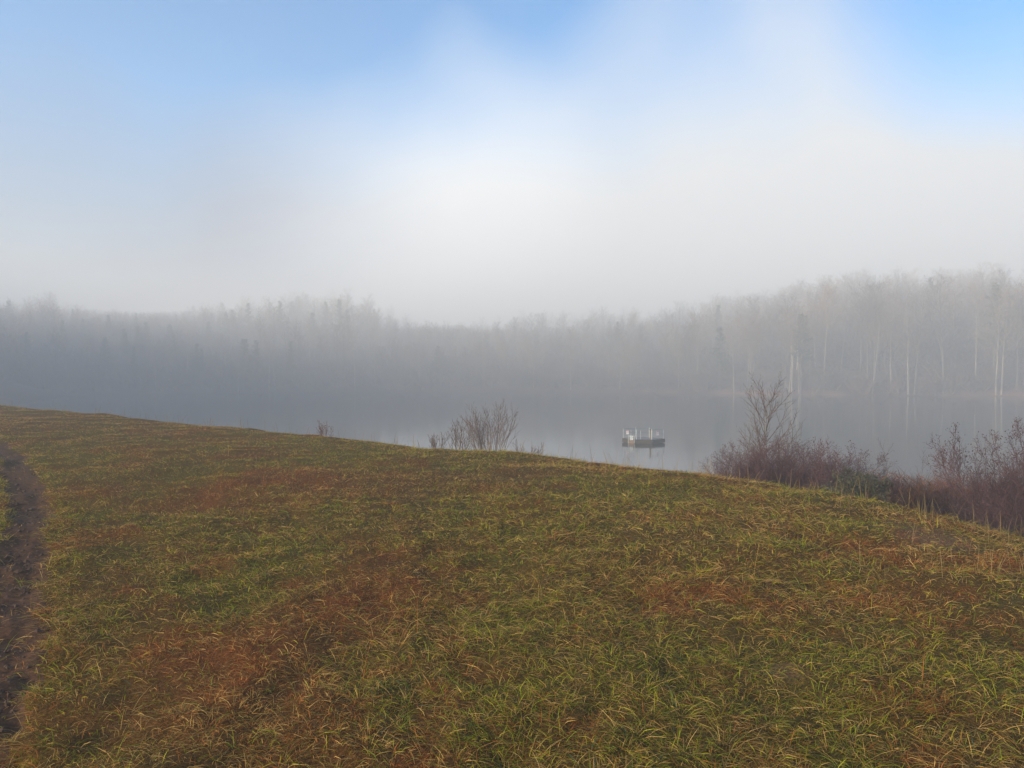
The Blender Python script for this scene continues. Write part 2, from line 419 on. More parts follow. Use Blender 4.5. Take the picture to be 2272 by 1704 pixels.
SKX = [-300, 0, 60, 105, 200, 270, 380, 500, 600, 760, 820, 900, 1000, 1100, 1170, 1300, 1450, 1600, 1750, 1900, 2050, 2200, 2272, 2500]
SKY_ = [650, 672, 655, 648, 690, 712, 690, 668, 660, 646, 668, 698, 716, 706, 692, 690, 684, 655, 628, 606, 596, 582, 590, 580]
def forest_tree(X, q, pair, kind_name, label, cat, group=None, H=None, rz=0, part2='crown', jit=0, width=1):
    t = (X - CX) / F
    rs = float(np.interp(t, SHX, SHR)); y = rs + q; x = t * y; z = hz(x, y)
    if z < .12: y += 4; x = t * y; z = hz(x, y)
    if H is None:
        ztop = EYE - (float(np.interp(X, SKX, SKY_)) + jit - HY) / F * y
        H = min(max(ztop - z, 10), 25, 48 - z)
    root = bpy.data.objects.new(kind_name, None); COL.objects.link(root)
    root.location = (x, y, z - .05); root.rotation_euler.z = rz
    s = H / 22.0; root.scale = (s * width, s * width, s)
    link('trunk', pair[0], root); link(part2, pair[1], root)
    return tag(root, label, cat, group)
rng = random.Random(4)
ZONES = ((380, 'at the dark far left end of the far wood', 'far left wood'),
         (760, 'in the bluish far wood left of the fan-shaped shrub', 'bluish left wood'),
         (1250, 'in the misty far wood above the fan-shaped shrub', 'misty middle wood'),
         (1560, 'in the misty far wood above the raft', 'misty wood above the raft'),
         (1880, 'on the far hill behind the tallest near tree', 'left half of the right hill'),
         (9999, 'on the far hill towards the right edge', 'right half of the right hill'))
N_TREES = 290
for k in range(N_TREES):
    X = -230 + 2730 * (k + rng.random()) / N_TREES
    q = 1.5 + 120 * rng.random() ** 1.8
    zi = 0 if X < 760 else 1 if X < 1500 else 2
    zone = next(z_ for z_ in ZONES if X < z_[0])
    u = rng.random()
    pinep = (.30, .08, .12)[zi]
    jit = rng.uniform(0, 45) + max(0, 90 - q) * (.75 if zi < 2 else .45)
    rz = rng.uniform(0, 6.28)
    if u < pinep:
        forest_tree(X, q, rng.choice(V_pine), 'pine_tree', 'dark evergreen tree ' + zone[1], 'tree', 'evergreens, ' + zone[2], rz=rz, jit=jit + rng.uniform(-8, 30), width=rng.uniform(.8, 1.1))
    elif u < pinep + (1 - pinep) * .5:
        forest_tree(X, q, rng.choice(V_pale), 'bare_tree', 'pale slender bare tree ' + zone[1], 'tree', 'pale trunked trees, ' + zone[2], rz=rz, jit=jit, width=rng.uniform(.95, 1.35))
    else:
        forest_tree(X, q, rng.choice(V_grey), 'bare_tree', 'dull grey bare tree ' + zone[1], 'tree', 'grey trunked trees, ' + zone[2], rz=rz, jit=jit, width=rng.uniform(.95, 1.35))
# the trees one can single out
P2 = bare_tree(101, bark_pale, clear=.6, lean=.0)
forest_tree(1828, 1.0, P2, 'bare_tree', 'tallest straight pale trunk at the water, mirrored as a long bright streak in the lake', 'tree', H=23, rz=1)
forest_tree(1672, 4.0, V_fork, 'forked_tree', 'pale bare tree whose trunk forks into three spreading limbs, left end of right hill', 'tree', H=19, rz=.2)
forest_tree(1768, 9.0, V_snag, 'dead_tree', 'bleached dead snag with short white upturned branch stubs beside a pine', 'tree', H=19, part2='branches')
P3 = bare_tree(102, bark_pale, clear=.5, lean=.12)
forest_tree(1936, 2.0, P3, 'leaning_tree', 'pale slim tree leaning slightly left above the russet bank on the right hill', 'tree', H=18, rz=2.2)
P4 = bare_tree(103, bark_pale, clear=.62, lean=.02)
forest_tree(2165, 7.0, P4, 'bare_tree', 'pale tall trunk nearest the right edge of the far hill, clear of branches halfway up', 'tree', H=22, rz=.6)
forest_tree(902, 1.0, P4, 'bare_tree', 'lone bright pole-like trunk at the water in the hazy middle of the far shore', 'tree', H=10.5, rz=3, width=1.1)
# thicket of shrubs at the far waterline
def far_shrub(seed, m):
    r_ = random.Random(seed); tb = Tubes(); spec_min[0] = .02
    for k in range(16):
        a = r_.uniform(0, 6.28)
        grow(r_, [tb, tb, tb], Vector((r_.uniform(-.8, .8), r_.uniform(-.4, .4), -.1)), Vector((math.cos(a) * .7, math.sin(a) * .7, 1)), r_.uniform(1.4, 2.6), .035, 0,
             [(3, .12, .1, 3, 7, .2, .6, .5, .6), (2, .15, .1, 3, 4, .2, .6, .6, .7), (2, .2, .05, 3, 0, 0, 0, 0, 0)])
    return tb.mesh('twigs', m)
FS = [far_shrub(201, twig_red), far_shrub(202, twig_red), far_shrub(203, twig_grey)]
for k in range(110):
    X = -200 + 2650 * (k + rng.random()) / 110
    t = (X - CX) / F; y = float(np.interp(t, SHX, SHR)) + rng.uniform(1.2, 9); x = t * y; z = hz(x, y)
    if z < .05: y += 3; x = t * y; z = hz(x, y)
    o = link('shoreline_shrub', FS[k % 3] if X > 1500 else FS[2 if rng.random() < .6 else 0], None, (x, y, z)); s = rng.uniform(.9, 2.3)
    o.scale = (s * rng.uniform(1, 1.5), s, s); o.rotation_euler.z = rng.uniform(0, 6.28)
    tag(o, ('russet' if o.data is not FS[2] else 'grey') + ' leafless shrub low on the far shore between water and trees', 'shrub', ('russet' if o.data is not FS[2] else 'grey') + ' shrubs of the far shoreline')
# deeper wood, reads as one mass
def deep_wood():
    r_ = random.Random(9); P, SC, RO, IX = [], [], [], []
    src = bpy.data.collections.new('deep_wood_kinds')
    kinds = V_grey + V_grey[:2] + V_pale[:2] + V_pine[:2] + [(FS[2], None), (FS[2], None)]
    for k, (a, b) in enumerate(kinds):
        v = [tuple(q.co) for q in a.vertices]; f = [tuple(p.vertices) for p in a.polygons]; mi = [0] * len(f); n = len(v)
        me = bpy.data.meshes.new('tree_kind'); me.materials.append(a.materials[0])
        if b:
            v += [tuple(q.co) for q in b.vertices]; g = [tuple(i + n for i in p.vertices) for p in b.polygons]; f += g; mi += [1] * len(g); me.materials.append(b.materials[0])
        me.from_pydata(v, [], f); me.polygons.foreach_set('material_index', mi)
        src.objects.link(bpy.data.objects.new('tree_kind_%02d' % k, me))
    for k in range(1500):
        X = -420 + 3100 * (k + r_.random()) / 1500; q = 12 + 260 * r_.random() ** .85
        t = (X - CX) / F; y = float(np.interp(t, SHX, SHR)) + q; x = t * y
        P.append((x, y)); IX.append(r_.choice((0, 1, 2, 3, 4, 5, 6, 7, 8) if X < 700 else (0, 1, 2, 3, 4, 5, 6, 7)))
        SC.append((X, q, r_.choice((-4, 8, 20, 34)) + r_.uniform(0, 20) + max(0, 110 - q) * .4, r_.uniform(.95, 1.45))); RO.append(r_.uniform(0, 6.28))
    A = np.array(P); Z = height(A[:, 0], A[:, 1]); V, S3 = [], []
    for (x, y), z, (X, q, j, w) in zip(P, Z, SC):
        H = min(max(EYE - (float(np.interp(X, SKX, SKY_)) + j - HY) / F * y - z, 9), 25, 48 - z)
        V.append((x, y, z - .2)); S3.append((H / 22 * w, H / 22 * w, H / 22))
    # undergrowth between the trunks
    U = []
    for k in range(2200):
        X = -420 + 3100 * (k + r_.random()) / 2200; q = 3 + 275 * r_.random() ** 1.2
        t = (X - CX) / F; y = float(np.interp(t, SHX, SHR)) + q; U.append((t * y, y))
    UA = np.array(U); UZ = height(UA[:, 0], UA[:, 1])
    for (x, y), z in zip(U, UZ):
        s_ = r_.uniform(.9, 2.0) * (1 + y / 400); V.append((x, y, z - .1)); S3.append((s_ * 1.4, s_ * 1.4, s_)); IX.append(len(kinds) - 1); RO.append(r_.uniform(0, 6.28))
    me = bpy.data.meshes.new('deep_wood'); me.from_pydata(V, [], [])
    me.attributes.new('size', 'FLOAT_VECTOR', 'POINT').data.foreach_set('vector', np.array(S3).ravel())
    me.attributes.new('turn', 'FLOAT_VECTOR', 'POINT').data.foreach_set('vector', np.array([(0, 0, a) for a in RO]).ravel())
    me.attributes.new('sort', 'INT', 'POINT').data.foreach_set('value', np.array(IX, dtype=np.int32))
    ng = bpy.data.node_groups.new('deep_wood', 'GeometryNodeTree')
    ng.interface.new_socket('Geometry', in_out='INPUT', socket_type='NodeSocketGeometry'); ng.interface.new_socket('Geometry', in_out='OUTPUT', socket_type='NodeSocketGeometry')
    N = ng.nodes.new; gi, go = N('NodeGroupInput'), N('NodeGroupOutput'); ip = N('GeometryNodeInstanceOnPoints'); ci = N('GeometryNodeCollectionInfo')
    ci.inputs['Collection'].default_value = src; ci.inputs['Separate Children'].default_value = True; ci.inputs['Reset Children'].default_value = True
    ip.inputs['Pick Instance'].default_value = True
    def attr(nm, ty):
        n = N('GeometryNodeInputNamedAttribute'); n.data_type = ty; n.inputs['Name'].default_value = nm; return n.outputs['Attribute']
    L = ng.links.new
    L(gi.outputs[0], ip.inputs['Points']); L(ci.outputs[0], ip.inputs['Instance']); L(attr('sort', 'INT'), ip.inputs['Instance Index'])
    L(attr('turn', 'FLOAT_VECTOR'), ip.inputs['Rotation']); L(attr('size', 'FLOAT_VECTOR'), ip.inputs['Scale']); L(ip.outputs[0], go.inputs[0])
    o = link('deep_wood', me); md = o.modifiers.new('deep_wood', 'NODES'); md.node_group = ng
    tag(o, 'deeper mass of bare trees and undergrowth behind the front rows of the far wood', 'woodland', kind='stuff')
deep_wood()

# ------------------------------------------------------------------ raft on the lake
wood_dark = noisy('weathered_timber', (.030, .025, .014), (.070, .056, .032), 3, .85, .2, (.3, 3, 3))
wood_deck = noisy('deck_boards', (.15, .13, .135), (.24, .21, .22), 4, .85, .2, (.4, 3, 1))
wood_post = noisy('post_timber', (.13, .10, .072), (.22, .175, .13), 4, .8)
wood_new = noisy('brown_timber', (.16, .09, .05), (.25, .15, .09), 4, .8, .2)
white_paint = noisy('white_paint', (.74, .74, .70), (.84, .84, .80), 3, .5)
post_paint = noisy('pale_post', (.40, .42, .38), (.56, .57, .52), 3, .6)
red_paint = noisy('red_paint', (.50, .04, .05), (.62, .07, .07), 3, .5)
grey_print = noisy('grey_print', (.22, .23, .24), (.34, .35, .35), 4, .6)
rail_metal = noisy('rail_metal', (.07, .10, .12), (.13, .16, .18), 4, .5)
float_black = noisy('float_plastic', (.025, .028, .025), (.06, .065, .055), 3, .6)
def prism(name, poly, z0, z1, m, parent, loc=(0, 0, 0)):
    n = len(poly); v = [(x, y, z0) for x, y in poly] + [(x, y, z1) for x, y in poly]
    f = [tuple(range(n - 1, -1, -1)), tuple(range(n, 2 * n))] + [(i, (i + 1) % n, n + (i + 1) % n, n + i) for i in range(n)]
    me = bpy.data.meshes.new(name); me.from_pydata(v, [], f); me.materials.append(m)
    return link(name, me, parent, loc)
def box(name, c, s, m, parent, rz=0):
    x, y, z = s[0] / 2, s[1] / 2, s[2] / 2
    o = prism(name, [(-x, -y), (x, -y), (x, y), (-x, y)], -z, z, m, parent, c); o.rotation_euler.z = rz
    b = o.modifiers.new('bevel', 'BEVEL'); b.width = min(s) * .12; b.segments = 1
    return o
def clip_strip(poly, y0, y1):
    def half(P, k, sgn):
        out = []
        for a, b in zip(P, P[1:] + P[:1]):
            ia, ib = sgn * (a[1] - k) >= 0, sgn * (b[1] - k) >= 0
            if ia: out.append(a)
            if ia != ib:
                t = (k - a[1]) / (b[1] - a[1]); out.append((a[0] + (b[0] - a[0]) * t, k))
        return out
    P = half(poly, y0, 1)
    return half(P, y1, -1) if P else P
def build_raft():
    R = 77.0; X0 = 1428
    root = bpy.data.objects.new('floating_platform', None); COL.objects.link(root)
    root.location = ((X0 - CX) / F * R, R, 0); root.rotation_euler.z = -.165
    tag(root, 'small six-sided wooden floating platform with posts, rails and warning signs on the lake', 'raft')
    hexa = [(-2.06, .05), (-.72, -1.1), (.86, -1.1), (2.08, .1), (.70, 1.2), (-.85, 1.2)]
    prism('float', [(x * .93, y * .92) for x, y in hexa], -.25, .17, float_black, root)
    n = 13; w = 2.3 / n
    for i in range(n):
        P = clip_strip([(x * .975, y * .965) for x, y in hexa], -1.1 + i * w + .012, -1.1 + (i + 1) * w - .012)
        if len(P) > 2: prism('deck_board', P, .36, .405, wood_deck, root)
    for a, b in zip(hexa, hexa[1:] + hexa[:1]):
        L = math.hypot(b[0] - a[0], b[1] - a[1]); rz = math.atan2(b[1] - a[1], b[0] - a[0])
        for z, h in ((.285, .22), (.105, .13)):
            box('fascia_board', ((a[0] + b[0]) / 2, (a[1] + b[1]) / 2, z + .03), (L - .03, .06, h), wood_dark, root, rz)
    def post(x, y, h, r=.035, z0=.4, m=post_paint):
        t = Tubes(); t.tube([Vector((0, 0, 0)), Vector((0, 0, h))], [r, r], 6, tip=False)
        t.f.append(tuple(range(6, 12)))
        return link('post', t.mesh('post', m), root, (x, y, z0))
    L, FL, FR, Rr, BR, BL = hexa
    post(-1.93, .05, .98); post(-.66, -1.0, .98, .045); post(-.26, -1.02, .9, .03); post(.80, -1.0, 1.02, .05); post(1.93, .1, .92); post(.60, 1.08, 1.0, .05); post(-.76, 1.08, 1.0)
    post(-1.2, .7, .8, .03)
    def rail(a, b, z, r=.018):
        t = Tubes(); t.tube([Vector((a[0], a[1], z)), Vector((b[0], b[1], z))], [r, r], 5, tip=False)
        link('rail', t.mesh('rail', rail_metal), root)
    for z in (1.33, .92):
        rail((-1.93, .05), (-.76, 1.08), z); rail((-.76, 1.08), (.60, 1.08), z); rail((.60, 1.08), (1.93, .1), z)
    rail((-1.93, .05), (-.66, -1.0), 1.34); rail((.80, -1.0), (1.93, .1), 1.33)
    # timber bracing post with cap board beside the right front post
    box('timber_post', (.70, -.60, .86), (.20, .10, .92), wood_post, root); box('cap_board', (.72, -.78, 1.345), (.30, .50, .05), wood_dark, root)
    # boarding gate at the left front, standing in the water in front of the deck
    gx, gy = -1.43, -.72
    for dx in (-.0, .58):
        post(gx + dx, gy - dx * .5 + .0, 1.02, .032, -.25)
    box('gate_bar', (gx + .29, gy - .15, .74), (.66, .04, .05), post_paint, root, -.71 * .65)
    box('gate_board', (gx + .29, gy - .12, .15), (.52, .06, .26), wood_new, root, -.46)
    box('gate_step', (gx + .33, gy - .22, .035), (.62, .16, .05), wood_new, root, -.46)
    def sign(x, y, z, w, h, kind, rz=0):
        b = box('sign', (x, y, z), (w, .03, h), white_paint, root, rz)
        if kind == 'warning':
            for k, (dz, hh, ww) in enumerate(((.36, .17, .9), (.02, .09, .7), (-.20, .07, .78))):
                box('red_lettering', (-.02 * w if k else 0, -.0185, dz * h), (w * ww, .006, h * hh), red_paint, b)
        else:
            t = Tubes(); ro, ri = w * .30, w * .19; c = (0, -.0185, h * .10)
            for k in range(20):
                a0, a1 = 2 * math.pi * k / 20, 2 * math.pi * (k + 1) / 20
                t.quad(*[Vector((c[0] + q * math.cos(a), c[1], c[2] + q * math.sin(a))) for q, a in ((ri, a0), (ro, a0), (ro, a1), (ri, a1))])
            link('ring_symbol', t.mesh('ring_symbol', grey_print), b)
            box('caption_mark', (-.02, -.0185, -h * .36), (w * .5, .006, h * .06), grey_print, b)
        return b
    sign(gx + .30, gy - .21, .54, .32, .42, 'ring', .165)
    sign(-1.52, -.36, 1.03, .25, .37, 'warning', .165)
    sign(1.38, -.44, .99, .22, .40, 'warning', .165)
build_raft()

# ------------------------------------------------------------------ shrubs and trees on the near bank
def place(X, R):
    x = (X - CX) / F * R; return x, R, hz(x, R)
def top_z(Y, R): return EYE - (Y - HY) / F * R
def leafs_mesh(rng, tips, n, size, m, name='leaves'):
    tb = Tubes()
    for k in range(n):
        p, d = tips[rng.randrange(len(tips))]
        c = p + rvec(rng) * size * 1.2; u = rvec(rng); w = u.orthogonal().normalized(); s = size * rng.uniform(.6, 1.3)
        tb.quad(c - u * s * .5, c + w * s * .28, c + u * s * .5, c - w * s * .28)
    return tb.mesh(name, m)
def near_shrub(name, X, R, Ytop, stems, spread, specs, m, label, cat='shrub', group=None, seed=1, rad=.014, base_w=.25, leaves=None, minr=.003, lobes=None, dz=0):
    rng = random.Random(seed); spec_min[0] = minr
    x, y, z = place(X, R); H = top_z(Ytop, R) - z
    st, tw = Tubes(), Tubes(); tips = []
    for k in range(stems):
        a = rng.uniform(0, 6.28); s = spread * math.sqrt(rng.random())
        b = Vector((math.cos(a) * base_w * rng.random(), math.sin(a) * base_w * rng.random(), -.1))
        d = Vector((math.cos(a) * s, math.sin(a) * s, 1)).normalized()
        L = H * rng.uniform(.68, 1.02) * (1 - .12 * s)
        grow(rng, [st] + [tw] * 4, b, d, L, rad * rng.uniform(.7, 1.2), 0, specs, tips)
    root = bpy.data.objects.new(name, None); COL.objects.link(root); root.location = (x, y, z + dz)
    link('stems', st.mesh('stems', m), root); link('twigs', tw.mesh('twigs', m), root)
    if leaves: link('leaves', leafs_mesh(rng, tips, leaves[0], leaves[1], leaves[2]), root)
    return tag(root, label, cat, group)
twig_light = noisy('light_brown_twigs', (.115, .080, .064), (.21, .150, .122), 1.5, .9)
FAN = [(6, .05, .03, 4, 8, .22, .40, .50, .6), (4, .08, .04, 3, 5, .2, .45, .5, .65), (3, .1, .04, 3, 0, 0, 0, 0, 0)]
THICK = [(5, .10, .05, 4, 11, .15, .6, .50, .6), (4, .14, .06, 3, 8, .12, .62, .52, .65), (3, .18, .04, 3, 5, .15, .65, .5, .7), (1, .2, .03, 3, 0, 0, 0, 0, 0)]
near_shrub('bare_shrub', 1090, 16.8, 885, 24, .48, FAN, twig_light, 'fan-shaped bare shrub rising behind the grassy brow left of the raft', seed=301, rad=.008)
near_shrub('bare_shrub', 1012, 17.0, 924, 7, .34, FAN, twig_brown, 'narrow bare bush crowded against the left side of the fan-shaped shrub', seed=302, rad=.012)
near_shrub('low_bare_shrub', 968, 17.0, 952, 8, .5, FAN, twig_brown, 'lowest wispy bare bush barely topping the brow left of the fan-shaped shrub', seed=303, rad=.008)
near_shrub('low_bare_shrub', 1155, 16.4, 968, 7, .8, FAN, twig_brown, 'low wispy twigs sprawling from the brow right of the fan-shaped shrub', seed=304, rad=.008)
near_shrub('weed_clump', 722, 19.0, 930, 7, .35, FAN, twig_red, 'small reddish clump of dry weed stalks alone on the brow', 'weed', seed=305, rad=.006, leaves=(60, .03, leaf_russet))
# small tree above the plum thicket
bark_dull = noisy('dull_bark', (.13, .11, .09), (.27, .235, .19), 3.0, .9, 0, (1, 1, .35))
def near_tree(name, X, R, Ytop, seed, label, r, specs, m1, m2, lean=.0, leaves=None):
    rng = random.Random(seed); spec_min[0] = .0035
    x, y, z = place(X, R); H = top_z(Ytop, R) - z
    tk, cr = Tubes(), Tubes(); tips = []
    grow(rng, [tk, cr, cr, cr, cr], Vector((0, 0, -.2)), Vector((lean, 0, 1)), H, r, 0, specs, tips)
    root = bpy.data.objects.new(name, None); COL.objects.link(root); root.location = (x, y, z)
    link('trunk', tk.mesh('trunk', m1, True), root); link('crown', cr.mesh('crown', m2), root)
    if leaves: link('leaves', leafs_mesh(rng, tips, leaves[0], leaves[1], leaves[2]), root)
    return tag(root, label, 'tree')
TREE = [(10, .035, .03, 6, 30, .22, .85, .46, .40), (6, .09, .13, 3, 9, .15, .55, .44, .6), (4, .12, .05, 3, 5, .2, .55, .5, .65), (2, .15, .04, 3, 0, 0, 0, 0, 0)]
SLIM = [(9, .03, .03, 5, 18, .3, .5, .27, .4), (4, .09, .08, 3, 6, .2, .5, .45, .6), (3, .12, .06, 3, 0, 0, 0, 0, 0)]
near_tree('bare_tree', 1706, 23.0, 872, 321, 'tallest near bare tree, pale trunk and upswept twigs, above the plum bushes', .056, TREE, bark_dull, twig_brown, -.03)
near_tree('bare_sapling', 1752, 23.5, 925, 322, 'slim bare sapling just right of the tallest near tree', .036, SLIM, bark_grey, twig_brown, .0)
near_tree('bare_sapling', 1648, 22.0, 1010, 323, 'thin low sapling leaning left at the left end of the plum bushes', .018, SLIM, bark_grey, twig_brown, -.25)
near_tree('bare_sapling', 1968, 25.0, 985, 324, 'lone upright sapling right of the olive bush', .025, SLIM, bark_grey, twig_plum, .0, (70, .035, leaf_russet))
near_tree('bare_sapling', 2035, 25.5, 1012, 325, 'shorter twiggy sapling between two taller ones above the brown brush', .02, SLIM, bark_grey, twig_plum, .05)
near_tree('leafy_sapling', 2128, 24.0, 1000, 326, 'spreading sapling with a few russet leaves left of the big right-hand bush', .022, SLIM, bark_grey, twig_plum, -.08, (60, .035, leaf_russet))
def plum_shape(seed):
    rng = random.Random(seed); spec_min[0] = .0035
    st, tw, tips = Tubes(), Tubes(), []
    sp = [(4, .10, .03, 4, 12, .12, .62, .50, .6), (4, .14, .05, 3, 10, .10, .66, .52, .65), (3, .18, .03, 3, 7, .12, .7, .55, .7), (1, .2, .02, 3, 0, 0, 0, 0, 0)]
    for k in range(19):
        a = 2.4 * k + rng.uniform(-.4, .4); q = .95 * math.sqrt((k + .5) / 19)
        b = Vector((math.cos(a) * .5 * q, math.sin(a) * .5 * q, -.1)); d = Vector((math.cos(a) * q, math.sin(a) * q, 1)).normalized()
        grow(rng, [st] + [tw] * 3, b, d, 2.6 * rng.uniform(.72, 1.0), .022 * rng.uniform(.7, 1.2), 0, sp, tips)
    top = sorted(p[0].z for p in tips)[int(len(tips) * .99)]
    return st.mesh('stems', twig_plum), tw.mesh('twigs', twig_plum), leafs_mesh(rng, tips, 4200, .042, twig_plum), top
PLUM = [plum_shape(341 + k) for k in range(3)]
for i, (X, R, Y, wd, lab) in enumerate((
        (1662, 16.5, 1002, .80, 'plum-coloured bush around the foot of the tallest near tree'),
        (1722, 17.0, 988, 1.0, 'plum-coloured bush in the middle of the thicket behind the slim sapling'),
        (1786, 17.5, 984, 1.0, 'broad plum-coloured bush at the crest of the thicket'),
        (1846, 18.0, 990, .85, 'plum-coloured bush directly behind the olive bush'),
        (2212, 15.0, 1062, .6, 'low plum-coloured bush at the foot of the big right-hand bush'),
        (2284, 15.0, 956, .72, 'largest plum-coloured bush, cut by the right edge of the picture'),
        (2400, 14.0, 985, .8, 'plum-coloured bush just beyond the right edge of the picture'))):
    x, y, z = place(X, R); H = top_z(Y, R) - z; a, b, c, top = PLUM[i % 3]
    root = bpy.data.objects.new('plum_bush', None); COL.objects.link(root); root.location = (x, y, z)
    k = H / top; root.scale = (k * wd * 1.1, k * wd * 1.1, k); root.rotation_euler.z = i * 1.7
    for nm, me in (('stems', a), ('twigs', b), ('leaves', c)): link(nm, me, root)
    tag(root, lab, 'bush', 'plum bushes on the near bank')
def olive_bush(X, R, Ytop):
    rng = random.Random(371); spec_min[0] = .004
    x, y, z = place(X, R); H = top_z(Ytop, R) - z
    st, tips = Tubes(), []
    for k in range(14):
        a = rng.uniform(0, 6.28)
        grow(rng, [st] * 3, Vector((0, 0, -.1)), Vector((math.cos(a) * .55 + .1, math.sin(a) * .5, 1)), H * rng.uniform(.7, 1), .02, 0, THICK[1:], tips)
    root = bpy.data.objects.new('evergreen_bush', None); COL.objects.link(root); root.location = (x, y, z)
    link('stems', st.mesh('stems', twig_brown), root); link('leaves', leafs_mesh(rng, tips, 7000, .042, leaf_olive), root)
    tag(root, 'only olive-green leafy bush, low and rounded at the right end of the thicket', 'bush')
olive_bush(1884, 14.5, 1040)
# dry brown brush filling the bank at the right: nobody could count it
def dry_brush():
    r_ = random.Random(5); tb = Tubes()
    for k in range(17000):
        X = r_.uniform(1900, 2560); R = r_.uniform(16, 23); x, y = (X - CX) / F * R, R
        tb_top = np.interp(X, [1780, 1880, 1950, 2050, 2150, 2272, 2560], [1080, 1062, 1048, 1056, 1064, 1060, 1056]) + 30 * (math.sin(x * 2.1 + y) * .5 + .5) * .6
        z = brush_h[k] if False else None
        H = (EYE - (tb_top - HY) / F * R)
        yield_pts.append((x, y, H, r_.uniform(.68, 1.06)))
    P = np.array(yield_pts); Z = height(P[:, 0], P[:, 1])
    for (x, y, H, s), z in zip(yield_pts, Z):
        h = max(.5, (H - z) * s); b = Vector((x, y, z - .05)); d = Vector((r_.uniform(-.2, .2), r_.uniform(-.2, .2), 1)) * h
        m_ = b + d * .5 + Vector((r_.uniform(-.05, .05), 0, 0)); e = b + d + Vector((r_.uniform(-.12, .12), r_.uniform(-.1, .1), 0))
        tb.tube([b, m_, e], [.012, .009, .004], 3)
        for j in range(3):
            f = r_.uniform(.45, 1); q = b.lerp(e, f); u = rvec(r_); u.z = abs(u.z) + .5
            w = u.orthogonal().normalized() * .009; e2 = q + u.normalized() * r_.uniform(.12, .32)
            tb.tri(q - w, q + w, e2)
    brush_mat = noisy('brush_stems', (.115, .042, .022), (.25, .105, .045), .9, .9)
    o = link('dry_brush', tb.mesh('dry_brush', brush_mat)); tag(o, 'russet brown tangle of dry weeds and brambles on the near shore', 'brush', kind='stuff')
yield_pts = []
dry_brush()

